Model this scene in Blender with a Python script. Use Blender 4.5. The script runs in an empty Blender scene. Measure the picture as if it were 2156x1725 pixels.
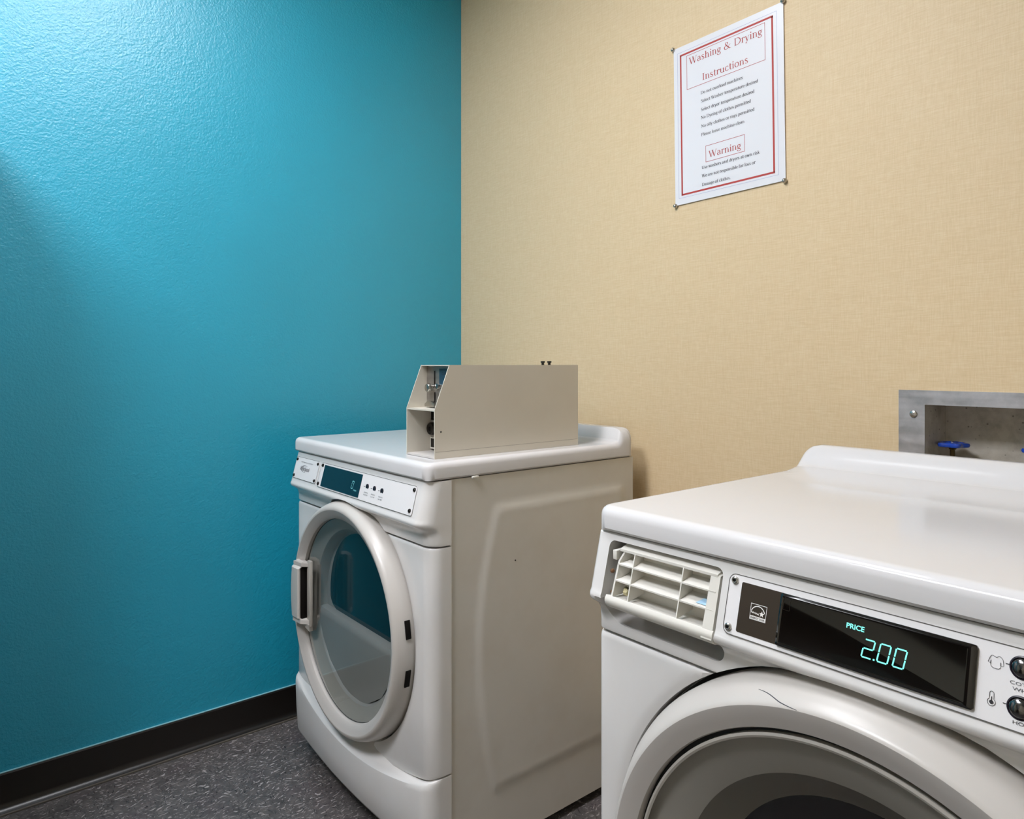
import bpy, bmesh, math, random
from mathutils import Vector, Matrix
PI = math.pi
random.seed(4)
sc = bpy.context.scene
COL = sc.collection

# ------------------------------------------------------------------ camera
cam_d = bpy.data.cameras.new('camera')
cam = bpy.data.objects.new('camera', cam_d)
COL.objects.link(cam)
cam.location = (0, 0, 1.07)
cam.rotation_euler = (PI / 2, 0, math.radians(50.45))
cam_d.sensor_width = 36
cam_d.lens = 36 * 1463 / 2156
cam_d.shift_y = -(862.5 - 768) / 2156
cam_d.clip_start = 0.02
sc.camera = cam

# ------------------------------------------------------------------ light, exposure
LIGHT_STRENGTH = 25.0     # panel over the dryer
REAR_FILL_STRENGTH = 55.0       # unseen panel added as fill at the rear of the room
w = bpy.data.worlds.new('world')
sc.world = w
w.use_nodes = True
w.node_tree.nodes['Background'].inputs[0].default_value = (0.9, 0.93, 1, 1)
w.node_tree.nodes['Background'].inputs[1].default_value = 0.3
sc.view_settings.view_transform = 'Standard'
sc.view_settings.look = 'None'
sc.view_settings.gamma = 1
sc.view_settings.exposure = -0.05
sc.view_settings.use_curve_mapping = False

# ------------------------------------------------------------------ materials
def srgb(h):
    h = h.lstrip('#')
    out = []
    for i in (0, 2, 4):
        c = int(h[i:i + 2], 16) / 255
        out.append(c / 12.92 if c <= 0.04045 else ((c + 0.055) / 1.055) ** 2.4)
    return (*out, 1)

def mat(name, col, rough=0.5, metal=0.0, spec=0.5, coat=0.0, emit=None, estr=0.0):
    m = bpy.data.materials.new(name)
    m.use_nodes = True
    b = m.node_tree.nodes['Principled BSDF']
    b.inputs['Base Color'].default_value = srgb(col) if isinstance(col, str) else col
    b.inputs['Roughness'].default_value = rough
    b.inputs['Metallic'].default_value = metal
    b.inputs['Specular IOR Level'].default_value = spec
    b.inputs['Coat Weight'].default_value = coat
    b.inputs['Coat Roughness'].default_value = 0.08
    if emit:
        b.inputs['Emission Color'].default_value = srgb(emit)
        b.inputs['Emission Strength'].default_value = estr
    return m

class NT:
    """small wrapper to wire nodes"""
    def __init__(s, m):
        s.m = m; s.t = m.node_tree; s.n = s.t.nodes; s.b = s.n['Principled BSDF']
        s.co = s.n.new('ShaderNodeTexCoord').outputs['Object']
    def new(s, typ, ins=None, **kw):
        nd = s.n.new(typ)
        for k, v in kw.items(): setattr(nd, k, v)
        for k, v in (ins or {}).items(): s.set(nd.inputs[k], v)
        return nd
    def set(s, sock, v):
        if hasattr(v, 'is_linked') or isinstance(v, bpy.types.NodeSocket): s.t.links.new(v, sock)
        else: sock.default_value = v
    def mapped(s, scale=(1, 1, 1), rot=(0, 0, 0)):
        return s.new('ShaderNodeMapping', {'Vector': s.co, 'Scale': scale, 'Rotation': rot}).outputs[0]
    def noise(s, vec, scale, detail=2.0, rough=0.5):
        return s.new('ShaderNodeTexNoise', {'Vector': vec, 'Scale': scale, 'Detail': detail, 'Roughness': rough}).outputs[0]
    def ramp(s, fac, stops):
        r = s.new('ShaderNodeValToRGB', {'Fac': fac})
        el = r.color_ramp.elements
        while len(el) < len(stops): el.new(0.5)
        for e, (p, c) in zip(el, stops): e.position = p; e.color = srgb(c) if isinstance(c, str) else (c, c, c, 1)
        return r.outputs[0]
    def math(s, op, a, b=0.0):
        return s.new('ShaderNodeMath', {0: a, 1: b}, operation=op).outputs[0]
    def mix(s, fac, a, b, blend='MIX'):
        nd = s.new('ShaderNodeMix', {'Factor': fac}, data_type='RGBA', blend_type=blend)
        s.set(nd.inputs[6], a); s.set(nd.inputs[7], b)
        return nd.outputs[2]
    def bump(s, h, strength, dist):
        return s.new('ShaderNodeBump', {'Height': h, 'Strength': strength, 'Distance': dist}).outputs[0]
    def out(s, **kw):
        for k, v in kw.items(): s.set(s.b.inputs[k.replace('_', ' ')], v)

def paint_blue():
    m = mat('blue_paint', '#1F8CA4', 0.40, spec=1.0); n = NT(m)
    a = n.noise(n.co, 190, 2.0); b = n.noise(n.mapped((1, 1, 1)), 60, 3)
    hgt = n.math('ADD', n.math('MULTIPLY', a, 0.7), n.math('MULTIPLY', b, 0.5))
    big = n.noise(n.co, 2.2, 2)
    n.out(Normal=n.bump(hgt, 0.42, 0.004), Base_Color=n.mix(n.ramp(big, [(0.35, 0.0), (0.65, 1.0)]), srgb('#0E93AE'), srgb('#0C97B3')))
    return m

def wallpaper():
    m = mat('woven_wallpaper', '#D3BA91', 0.55, spec=0.4); n = NT(m)
    h = n.noise(n.mapped((40, 1, 620)), 1.0, 3, 0.6)
    v = n.noise(n.mapped((620, 1, 45)), 1.0, 3, 0.6)
    f = n.math('ADD', n.math('MULTIPLY', h, 0.55), n.math('MULTIPLY', v, 0.45))
    c = n.ramp(f, [(0.34, '#D0B78F'), (0.5, '#D7BF99'), (0.66, '#DDC8A4')])
    n.out(Base_Color=c, Normal=n.bump(f, 0.2, 0.0008))
    return m

def floor_mat():
    m = mat('speckled_vinyl', '#4A4648', 0.42, spec=0.4); n = NT(m)
    base = n.ramp(n.noise(n.co, 26, 3, 0.7), [(0.3, '#474443'), (0.52, '#575352'), (0.72, '#655F5D')])
    wob = n.noise(n.co, 9, 1)
    vec = n.mix(0.05, n.mapped((1, 1, 1)), n.new('ShaderNodeTexNoise', {'Vector': n.co, 'Scale': 18.0}).outputs[1])
    st1 = n.noise(n.new('ShaderNodeMapping', {'Vector': vec, 'Scale': (230, 70, 1), 'Rotation': (0, 0, 0.6)}).outputs[0], 1.0, 2, 0.6)
    st2 = n.noise(n.new('ShaderNodeMapping', {'Vector': vec, 'Scale': (70, 240, 1), 'Rotation': (0, 0, 0.3)}).outputs[0], 1.0, 2, 0.6)
    c = n.mix(n.ramp(st1, [(0.57, 0.0), (0.67, 0.85)]), base, srgb('#A9A3A0'))
    c = n.mix(n.ramp(st2, [(0.59, 0.0), (0.68, 0.85)]), c, srgb('#1F1D20'))
    c = n.mix(n.ramp(wob, [(0.55, 0.0), (0.8, 0.25)]), c, srgb('#4D3B45'))
    n.out(Base_Color=c, Normal=n.bump(st1, 0.08, 0.001))
    return m

def enamel(name, col, rough=0.22, warm='#CFC7BC', amt=0.25, coat=0.0, spec=0.5):
    m = mat(name, col, rough, coat=coat, spec=spec); n = NT(m)
    d = n.noise(n.co, 7, 4, 0.6)
    n.out(Base_Color=n.mix(n.ramp(d, [(0.45, 0.0), (0.75, amt)]), srgb(col), srgb(warm)),
          Normal=n.bump(n.noise(n.co, 900, 1), 0.02, 0.0005))
    return m

def galvanised(name, c0, c1, rough=0.42):
    m = mat(name, c0, rough, metal=0.85); n = NT(m)
    f = n.math('ADD', n.math('MULTIPLY', n.noise(n.mapped((4, 4, 60)), 1.0, 3), 0.5), n.math('MULTIPLY', n.noise(n.co, 30, 4, 0.7), 0.5))
    n.out(Base_Color=n.ramp(f, [(0.35, c0), (0.65, c1)]), Roughness=n.ramp(f, [(0.3, 0.35), (0.7, 0.55)]))
    return m

def stained_metal():
    m = mat('stained_metal', '#6A655C', 0.5, metal=0.15); n = NT(m)
    f = n.noise(n.co, 22, 5, 0.65)
    c = n.ramp(f, [(0.3, '#A39D92'), (0.5, '#C2BCB1'), (0.7, '#D0CBC1')])
    sp = n.new('ShaderNodeTexVoronoi', {'Vector': n.co, 'Scale': 70.0}).outputs[0]
    c = n.mix(n.ramp(sp, [(0.05, 0.9), (0.16, 0.0)]), c, srgb('#5E564B'))
    n.out(Base_Color=c)
    return m

def window_glass(name, tint, gloss=0.06):
    m = bpy.data.materials.new(name); m.use_nodes = True
    t = m.node_tree; t.nodes.clear()
    tr = t.nodes.new('ShaderNodeBsdfTransparent'); tr.inputs[0].default_value = srgb(tint)
    gl = t.nodes.new('ShaderNodeBsdfGlossy'); gl.inputs['Roughness'].default_value = 0.04
    lw = t.nodes.new('ShaderNodeLayerWeight'); lw.inputs[0].default_value = 0.5
    fr = t.nodes.new('ShaderNodeMapRange'); fr.interpolation_type = 'SMOOTHSTEP'
    fr.inputs[1].default_value = 0.45; fr.inputs[2].default_value = 1.1; fr.inputs[3].default_value = 0.04; fr.inputs[4].default_value = 0.8
    t.links.new(lw.outputs['Facing'], fr.inputs[0])
    mx = t.nodes.new('ShaderNodeMixShader'); o = t.nodes.new('ShaderNodeOutputMaterial')
    t.links.new(fr.outputs[0], mx.inputs[0]); t.links.new(tr.outputs[0], mx.inputs[1]); t.links.new(gl.outputs[0], mx.inputs[2])
    t.links.new(mx.outputs[0], o.inputs[0])
    return m

M = dict(
    blue=paint_blue(), paper=wallpaper(), floor=floor_mat(),
    ceiling=mat('ceiling_white', '#D8D6D0', 0.8),
    plain=mat('painted_wall', '#DCD2BC', 0.7),
    base=mat('black_vinyl', '#17120F', 0.32, spec=0.5),
    toe=mat('vinyl_toe', '#5A544C', 0.3),
    caulk=mat('caulk', '#8FC3CC', 0.5),
    white=enamel('white_enamel', '#DCDAD8', 0.2, '#D2CBC2', 0.25, 0.3),
    lid=enamel('lid_enamel', '#D2D0D0', 0.13, '#CBC7C3', 0.2, 0.0, 0.22),
    side=enamel('side_enamel', '#D2CEC6', 0.3, '#C4BCAF', 0.4),
    ringw=enamel('ring_plastic', '#C1BCB6', 0.33, '#BAB4AC', 0.3),
    ringg=enamel('ring_inner_plastic', '#B3AEA9', 0.38, '#ABA59F', 0.3),
    plastic=enamel('ivory_plastic', '#DEDBD3', 0.45, '#CFC9BB', 0.3),
    cream=enamel('coin_box_enamel', '#CFC9BC', 0.35, '#C5BDAE', 0.3),
    coinin=enamel('coin_box_inner', '#C9C4BF', 0.45, '#B4ADA6', 0.5),
    grey=enamel('liner_grey', '#9C9A96', 0.35, '#8F8C86', 0.3),
    liner=enamel('liner_beige', '#A7A29A', 0.3, '#9A958C', 0.3),
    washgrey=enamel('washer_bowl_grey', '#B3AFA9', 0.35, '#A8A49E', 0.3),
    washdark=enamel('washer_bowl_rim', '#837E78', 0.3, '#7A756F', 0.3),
    gasket=mat('black_gasket', '#0C0B0B', 0.5),
    dark=mat('hollow_shade', '#0C0806', 0.8, spec=0.2),  # near-black colour stands in for the shade inside slots and hollows
    drum=mat('dark_drum', '#0B080A', 0.18, spec=0.5),
    teal_reflect=mat('dark_window', '#0C2A33', 0.08, spec=0.6),  # teal reflection is put into the dark base colour
    glass=window_glass('door_glass', '#E6E9E9'), washglass=window_glass('washer_glass', '#EAEAE8'),
    display=mat('display_black', '#0B0806', 0.05, spec=0.6, coat=0.15),
    label=mat('panel_brown', '#33291F', 0.35),
    dispblue=mat('display_blue', '#0A2A36', 0.2, spec=0.5),
    plate=mat('plate_print', '#E3E1E1', 0.35),
    ink=mat('grey_ink', '#4A4B50', 0.6), inkb=mat('black_ink', '#2B2A2E', 0.6), inkw=mat('white_ink', '#E8E6E2', 0.5),
    line=mat('seam_line', '#55524F', 0.6),
    red=mat('red_ink', '#AE3A34', 0.6), redl=mat('light_red_ink', '#B0443E', 0.6), bluel=mat('pale_blue_ink', '#9DA3C4', 0.6),
    paperw=mat('white_paper', '#E0DFE2', 0.3, spec=0.5),
    chrome=mat('steel_screw', '#B9B6B0', 0.25, metal=1.0), darkmetal=mat('dark_metal', '#35322F', 0.4, metal=0.8),
    button=mat('chrome_button', '#6D6C6C', 0.16, metal=1.0), btnring=mat('button_ring', '#1B1420', 0.35),
    cyan=mat('cyan_led', '#0A3A36', 0.5, emit='#7FF5E4', estr=1.6), cyand=mat('dim_led', '#5FA9AE', 0.5, emit='#8FD8DC', estr=0.35),
    galv=galvanised('galvanised', '#A9A9AB', '#CBC8CA'), boxin=stained_metal(),
    bluev=mat('blue_handle', '#1747B4', 0.18, spec=0.6, coat=0.5), brass=mat('brass', '#5A4A2C', 0.4, metal=0.8),
    slide=galvanised('coin_slide', '#8F8B86', '#B0ACA6', 0.3), slideblue=mat('slide_label', '#24475A', 0.4),
    lamp=mat('lamp_diffuser', '#FFFFFF', 0.6, emit='#F4F5FB', estr=LIGHT_STRENGTH), lamp_fill=mat('fill_diffuser', '#FFFFFF', 0.6, emit='#F4F5FB', estr=REAR_FILL_STRENGTH), lampf=mat('lamp_frame', '#E8E8E8', 0.5),
    lockerm=mat('locker_grey', '#A9ABAA', 0.4), doorb=mat('door_brown', '#2A211B', 0.4), glasspane=mat('door_pane', '#4C5552', 0.08), rubber=mat('rubber_foot', '#1A1A1A', 0.7), spot=mat('rust_spot', '#6B4A2E', 0.7),
    bluemark=mat('blue_residue', '#9FC3DC', 0.6), amber=mat('old_glue', '#B9AE86', 0.6),
)

# ------------------------------------------------------------------ mesh helpers
class MB:
    def __init__(s): s.v = []; s.f = []
    def add(s, vs, fs):
        o = len(s.v); s.v += [tuple(v) for v in vs]; s.f += [tuple(i + o for i in f) for f in fs]; return s
    def box(s, x0, x1, y0, y1, z0, z1, bev=0.0, seg=2):
        bm = bmesh.new(); bmesh.ops.create_cube(bm, size=1)
        for v in bm.verts: v.co = (x0 if v.co.x < 0 else x1, y0 if v.co.y < 0 else y1, z0 if v.co.z < 0 else z1)
        if bev: bmesh.ops.bevel(bm, geom=bm.edges[:], offset=bev, segments=seg, profile=0.5, affect='EDGES')
        bm.verts.index_update()
        s.add([v.co.copy() for v in bm.verts], [[v.index for v in f.verts] for f in bm.faces]); bm.free(); return s
    def grid(s, rows, close=False):
        o = len(s.v); n = len(rows[0])
        for r in rows: s.v += [tuple(p) for p in r]
        for i in range(len(rows) - 1):
            for j in range(n if close else n - 1):
                k = (j + 1) % n
                s.f.append((o + i * n + j, o + i * n + k, o + (i + 1) * n + k, o + (i + 1) * n + j))
        return s
    def poly(s, pts): return s.add(pts, [tuple(range(len(pts)))])
    def prism(s, pts, d):
        """closed polygon pts extruded by vector d"""
        n = len(pts); d = Vector(d)
        return s.add([Vector(p) for p in pts] + [Vector(p) + d for p in pts],
                     [tuple(range(n)), tuple(range(2 * n - 1, n - 1, -1))] + [(i, i + n, (i + 1) % n + n, (i + 1) % n) for i in range(n)])
    def lathe(s, prof, c, axis='y', n=96, cap0=False, cap1=False):
        rows = []
        for r, a in prof:
            row = []
            for i in range(n):
                t = 2 * PI * i / n; u, v = r * math.cos(t), r * math.sin(t)
                row.append((c[0] + u, c[1] + a, c[2] + v) if axis == 'y' else (c[0] + u, c[1] + v, c[2] + a))
            rows.append(row)
        o = len(s.v); s.grid(rows, True)
        if cap0: s.f.append(tuple(o + i for i in range(n)))
        if cap1: s.f.append(tuple(o + (len(rows) - 1) * n + i for i in reversed(range(n))))
        return s
    def tube(s, pts, r, n=10):
        rows = []
        for i, p in enumerate(pts):
            p = Vector(p); a = Vector(pts[max(i - 1, 0)]); b = Vector(pts[min(i + 1, len(pts) - 1)])
            t = (b - a).normalized(); u = t.cross(Vector((0.13, 0.2, 0.97))).normalized(); v = t.cross(u)
            rr = r[i] if isinstance(r, (list, tuple)) else r
            rows.append([p + u * rr * math.cos(2 * PI * k / n) + v * rr * math.sin(2 * PI * k / n) for k in range(n)])
        o = len(s.v); s.grid(rows, True)
        s.f.append(tuple(o + i for i in range(n))); s.f.append(tuple(o + (len(rows) - 1) * n + i for i in reversed(range(n))))
        return s
    def map(s, fn): s.v = [tuple(fn(*p)) for p in s.v]; return s
    def mesh(s, name, angle=35):
        me = bpy.data.meshes.new(name); me.from_pydata(s.v, [], s.f); me.validate()
        bm = bmesh.new(); bm.from_mesh(me)
        bmesh.ops.recalc_face_normals(bm, faces=bm.faces[:]); bm.to_mesh(me); bm.free()
        smooth(me, angle); return me
    def build(s, name, m, parent=None, angle=35, label=None, kind=None):
        return link(name, s.mesh(name, angle), m, parent, label, kind)

def smooth(me, angle):
    if len(me.polygons):
        me.polygons.foreach_set('use_smooth', [True] * len(me.polygons))
        me.set_sharp_from_angle(angle=math.radians(angle))

def link(name, me, m, parent=None, label=None, kind=None):
    o = bpy.data.objects.new(name, me); COL.objects.link(o)
    if m: me.materials.clear(); me.materials.append(M[m])
    if parent: o.parent = parent
    if label: o['label'] = label
    if kind: o['kind'] = kind
    return o

def thing(name, label, cat, loc=(0, 0, 0), group=None, rot=(0, 0, 0)):
    o = bpy.data.objects.new(name, None); COL.objects.link(o); o.location = loc; o.rotation_euler = rot
    o.empty_display_size = 0.1; o['label'] = label; o['category'] = cat
    if group: o['group'] = group
    return o

def struct(name, mb, m, label=None, parent=None):
    o = mb.build(name, m, parent)
    if not parent: o['kind'] = 'structure'
    if label: o['label'] = label
    return o

def cut(obj, *cutters):
    """boolean difference with closed MB solids"""
    cs = []
    for c in cutters:
        me = c.mesh('cutter'); co = bpy.data.objects.new('cutter', me); COL.objects.link(co); cs.append(co)
        if obj.parent: co.parent = obj.parent
        md = obj.modifiers.new('cut', 'BOOLEAN'); md.operation = 'DIFFERENCE'; md.object = co; md.solver = 'EXACT'
    bpy.context.view_layer.update()
    dg = bpy.context.evaluated_depsgraph_get()
    me = bpy.data.meshes.new_from_object(obj.evaluated_get(dg))
    obj.modifiers.clear(); old = obj.data; obj.data = me; smooth(me, 35)
    m = old.materials[0]
    me.materials.clear(); me.materials.append(m)
    for c in cs:
        d = c.data; bpy.data.objects.remove(c); bpy.data.meshes.remove(d)

def arc(cx, cy, r, a0, a1, n=8):
    return [(cx + r * math.cos(math.radians(a0 + (a1 - a0) * i / n)), cy + r * math.sin(math.radians(a0 + (a1 - a0) * i / n))) for i in range(n + 1)]

def rrect(x0, x1, z0, z1, r, n=6):
    return arc(x1 - r, z1 - r, r, 0, 90, n) + arc(x0 + r, z1 - r, r, 90, 180, n) + arc(x0 + r, z0 + r, r, 180, 270, n) + arc(x1 - r, z0 + r, r, 270, 360, n)

# flat print in a 2D plane: polygons -> mapped by fn(x, z)
def stroke2(pts, wd):
    """polyline strip, list of quads; wd scalar or per point"""
    out = []; L = []; R = []
    for i, p in enumerate(pts):
        a = pts[max(i - 1, 0)]; b = pts[min(i + 1, len(pts) - 1)]
        dx, dy = b[0] - a[0], b[1] - a[1]; l = math.hypot(dx, dy) or 1e-9
        ww = (wd[i] if isinstance(wd, (list, tuple)) else wd) / 2
        nx, ny = -dy / l * ww, dx / l * ww
        L.append((p[0] + nx, p[1] + ny)); R.append((p[0] - nx, p[1] - ny))
    for i in range(len(pts) - 1): out.append([L[i], L[i + 1], R[i + 1], R[i]])
    return out

def outline2(pts, wd): return stroke2(list(pts) + [pts[0], pts[1]], wd)

def prints(name, polys, fn, m, parent, label=None, thick=0.0):
    mb = MB()
    for p in polys: mb.poly([fn(x, z) for x, z in p])
    return mb.build(name, m, parent, label=label)

# ------------------------------------------------------------------ a small serif alphabet
TH, TN = 0.088, 0.034
def GL(x0, y0, x1, y1, w=TH): return stroke2([(x0, y0), (x1, y1)], w)
def GA(cx, cy, rx, ry, a0, a1, n=10, k=1.0):
    pts = []; ws = []
    for i in range(n + 1):
        a = math.radians(a0 + (a1 - a0) * i / n)
        pts.append((cx + rx * math.cos(a), cy + ry * math.sin(a))); ws.append(TN + (TH - TN) * k * abs(math.cos(a)) ** 1.3)
    return stroke2(pts, ws)
def GS(x, y, h=0.085): return stroke2([(x - h, y + 0.014), (x + h, y + 0.014)], 0.028)
def GF(x, y): return stroke2([(x - 0.09, y - 0.045), (x, y - 0.01)], 0.03)
def GD(x, y, r=0.055): return [arc(x, y, r, 0, 330, 11)]
X = 0.46
def ST(x, h=X, s=True): return GL(x, 0, x, h) + (GS(x, 0) if s else []) + GF(x, h)
def ARCH(x0, x1): r = (x1 - x0) / 2; return GA(x0 + r, 0.29, r, 0.155, 0, 150, k=0.5) + GL(x1, 0, x1, 0.3) + GS(x1, 0)
G = {
 ' ': (0.26, []), '.': (0.24, GD(0.1, 0.04)),
 'a': (0.45, GL(0.32, 0.05, 0.32, 0.33) + GA(0.19, 0.32, 0.13, 0.13, 0, 165, k=0.6) + GA(0.19, 0.13, 0.13, 0.13, 90, 300) + GL(0.19, 0.26, 0.32, 0.285, TN) + GL(0.3, 0.05, 0.43, 0.03, TN)),
 'b': (0.5, GL(0.12, 0.03, 0.12, 0.68) + GF(0.12, 0.68) + GA(0.26, 0.225, 0.165, 0.225, -150, 150)),
 'c': (0.43, GA(0.24, 0.225, 0.17, 0.225, 40, 320)),
 'd': (0.5, GL(0.37, 0.02, 0.37, 0.68) + GF(0.37, 0.68) + GA(0.22, 0.225, 0.165, 0.225, 30, 330) + GL(0.37, 0.02, 0.46, 0.03, TN)),
 'e': (0.43, GA(0.22, 0.225, 0.17, 0.225, 0, 320) + GL(0.05, 0.235, 0.39, 0.235, TN)),
 'f': (0.31, GL(0.13, 0, 0.13, 0.56) + GS(0.13, 0) + GA(0.24, 0.56, 0.11, 0.11, 30, 180, k=0.6) + GL(0.03, 0.44, 0.27, 0.44, TN)),
 'g': (0.47, GA(0.21, 0.29, 0.13, 0.155, 0, 360) + GL(0.3, 0.4, 0.43, 0.43, TN) + GA(0.2, 0.1, 0.12, 0.05, 90, 250, k=0.4) + GL(0.14, 0.05, 0.32, 0.03, 0.07) + GA(0.21, -0.08, 0.17, 0.11, -200, 50, k=0.5)),
 'h': (0.53, ST(0.12, 0.68) + ARCH(0.12, 0.4)),
 'i': (0.26, ST(0.13) + GD(0.13, 0.62)),
 'k': (0.5, ST(0.12, 0.68) + GL(0.14, 0.19, 0.38, 0.44, TN) + GL(0.22, 0.27, 0.42, 0.01) + GS(0.42, 0, 0.07)),
 'l': (0.26, ST(0.13, 0.68)),
 'm': (0.78, ST(0.12) + ARCH(0.12, 0.38) + ARCH(0.38, 0.65)),
 'n': (0.53, ST(0.12) + ARCH(0.12, 0.4)),
 'o': (0.48, GA(0.24, 0.225, 0.18, 0.225, 0, 360, 16)),
 'p': (0.5, GL(0.12, -0.2, 0.12, 0.45) + GS(0.12, -0.2) + GF(0.12, 0.45) + GA(0.26, 0.225, 0.165, 0.225, -150, 150)),
 'r': (0.36, ST(0.12) + GA(0.25, 0.31, 0.13, 0.14, 40, 150, k=0.5) + GD(0.31, 0.39, 0.045)),
 's': (0.38, GA(0.185, 0.335, 0.115, 0.115, 30, 200, k=0.6) + GL(0.09, 0.29, 0.29, 0.16, TH) + GA(0.185, 0.115, 0.125, 0.115, -160, 20, k=0.6)),
 't': (0.3, GL(0.13, 0.08, 0.13, 0.58) + GA(0.22, 0.09, 0.09, 0.09, 180, 310, k=0.6) + GL(0.03, 0.44, 0.26, 0.44, TN)),
 'u': (0.53, GL(0.12, 0.14, 0.12, 0.44) + GF(0.12, 0.44) + GA(0.255, 0.16, 0.135, 0.16, 180, 350, k=0.6) + GL(0.4, 0.02, 0.4, 0.44) + GF(0.4, 0.44) + GL(0.4, 0.02, 0.5, 0.03, TN)),
 'v': (0.47, GL(0.09, 0.45, 0.24, 0.0) + GL(0.24, 0, 0.39, 0.45, TN) + GS(0.09, 0.43, 0.08) + GS(0.39, 0.43, 0.06)),
 'w': (0.7, GL(0.08, 0.45, 0.22, 0.0) + GL(0.22, 0, 0.35, 0.44, TN) + GL(0.34, 0.45, 0.48, 0.0) + GL(0.48, 0, 0.62, 0.45, TN) + GS(0.08, 0.43, 0.08) + GS(0.35, 0.43, 0.07) + GS(0.62, 0.43, 0.06)),
 'y': (0.47, GL(0.09, 0.45, 0.25, 0.0) + GL(0.4, 0.45, 0.19, -0.16, TN) + GD(0.13, -0.16, 0.05) + GS(0.09, 0.43, 0.08) + GS(0.4, 0.43, 0.06)),
 'D': (0.74, GL(0.14, 0, 0.14, 0.66) + GS(0.14, 0, 0.1) + GS(0.14, 0.632, 0.1) + GA(0.3, 0.33, 0.36, 0.315, -90, 90) + GL(0.14, 0.645, 0.32, 0.645, TN) + GL(0.14, 0.016, 0.32, 0.016, TN)),
 'I': (0.34, GL(0.17, 0, 0.17, 0.66) + GS(0.17, 0, 0.12) + GS(0.17, 0.632, 0.12)),
 'N': (0.74, GL(0.14, 0, 0.14, 0.66, TN) + GL(0.12, 0.66, 0.6, 0, TH * 1.1) + GL(0.6, 0, 0.6, 0.66, TN) + GS(0.14, 0, 0.1) + GS(0.1, 0.632, 0.09) + GS(0.6, 0.632, 0.1)),
 'P': (0.58, GL(0.14, 0, 0.14, 0.66) + GS(0.14, 0, 0.1) + GS(0.14, 0.632, 0.1) + GA(0.28, 0.48, 0.22, 0.165, -90, 90) + GL(0.14, 0.645, 0.3, 0.645, TN) + GL(0.14, 0.32, 0.3, 0.32, TN)),
 'S': (0.54, GA(0.26, 0.49, 0.16, 0.165, 30, 210, k=0.8) + GL(0.13, 0.42, 0.4, 0.26, TH) + GA(0.26, 0.175, 0.17, 0.175, -160, 30, k=0.8)),
 'U': (0.72, GL(0.15, 0.22, 0.15, 0.66) + GA(0.37, 0.22, 0.22, 0.215, 180, 360, k=0.8) + GL(0.59, 0.22, 0.59, 0.66, TN) + GS(0.15, 0.632, 0.1) + GS(0.59, 0.632, 0.09)),
 'W': (0.95, GL(0.1, 0.66, 0.3, 0) + GL(0.3, 0, 0.49, 0.62, TN) + GL(0.45, 0.66, 0.66, 0) + GL(0.66, 0, 0.86, 0.66, TN) + GS(0.1, 0.632, 0.1) + GS(0.46, 0.632, 0.1) + GS(0.86, 0.632, 0.08)),
 '&': (0.78, GA(0.3, 0.52, 0.12, 0.13, -40, 220, k=0.7) + GL(0.2, 0.44, 0.6, 0.02, TH) + GA(0.26, 0.17, 0.2, 0.165, 100, 320, k=0.9) + GL(0.4, 0.06, 0.6, 0.36, TN) + GL(0.24, 0.33, 0.4, 0.45, TN) + GS(0.6, 0.36, 0.09) + GL(0.6, 0.02, 0.72, 0.03, TN)),
}
def serif(text, x0, x1, zbase, height):
    """polys of text stretched from x0 to x1, cap height = height"""
    tot = sum(G[c][0] for c in text); sx = (x1 - x0) / tot; sz = height / 0.66; x = 0; out = []
    for c in text:
        for p in G[c][1]: out.append([(x0 + (x + a) * sx, zbase + b * sz) for a, b in p])
        x += G[c][0]
    return out

def sans(text, x0, zbase, height, width=None, shear=0.0, bold=0.0, space=1.0):
    """built-in sans face as triangles in 2D"""
    cu = bpy.data.curves.new('t', 'FONT'); cu.body = text; cu.size = 1; cu.shear = shear; cu.space_character = space
    cu.resolution_u = 3; cu.offset = bold
    o = bpy.data.objects.new('t', cu); COL.objects.link(o)
    dg = bpy.context.evaluated_depsgraph_get()
    me = bpy.data.meshes.new_from_object(o.evaluated_get(dg))
    xs = [v.co.x for v in me.vertices]; lo, hi = min(xs), max(xs)
    sz = height / 0.69; sx = (width / (hi - lo)) if width else sz
    out = [[(x0 + (me.vertices[i].co.x - lo) * sx, zbase + me.vertices[i].co.y * sz) for i in p.vertices] for p in me.polygons]
    bpy.data.objects.remove(o); bpy.data.curves.remove(cu); bpy.data.meshes.remove(me)
    return out

# ------------------------------------------------------------------ room
XL, YB, XR, YF, ZC = -2.06, 1.462, 1.25, -1.9, 2.52
BX0, BX1, BZ0, BZ1 = -0.524, -0.236, 0.80, 0.993        # hole for the valve box
f = MB().box(XL - 0.1, XR + 0.1, YF - 0.1, YB + 0.25, -0.08, 0); struct('floor', f, 'floor', 'dark grey speckled vinyl floor')
f = MB().box(XL - 0.1, XR + 0.1, YF - 0.1, YB + 0.25, ZC, ZC + 0.08); struct('ceiling', f, 'ceiling', 'white ceiling')
f = MB().box(XL - 0.1, XL, YF - 0.1, YB + 0.25, 0, ZC); struct('wall_left', f, 'blue', 'teal blue orange-peel painted wall')
f = MB()
xs = [XL, BX0, BX1, XR]; zs = [0, BZ0, BZ1, ZC]
for i in range(3):
    for j in range(3):
        if (i, j) != (1, 1): f.poly([(xs[i], YB, zs[j]), (xs[i + 1], YB, zs[j]), (xs[i + 1], YB, zs[j + 1]), (xs[i], YB, zs[j + 1])])
f.box(XL, XR, YB + 0.125, YB + 0.2, 0, ZC)
struct('wall_back', f, 'paper', 'beige woven wallpaper wall')
f = MB().box(XR, XR + 0.1, YF - 0.1, YB + 0.25, 0, ZC); struct('wall_right', f, 'plain')
f = MB().box(XL, XR, YF - 0.1, YF, 0, ZC); struct('wall_front', f, 'plain')

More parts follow.
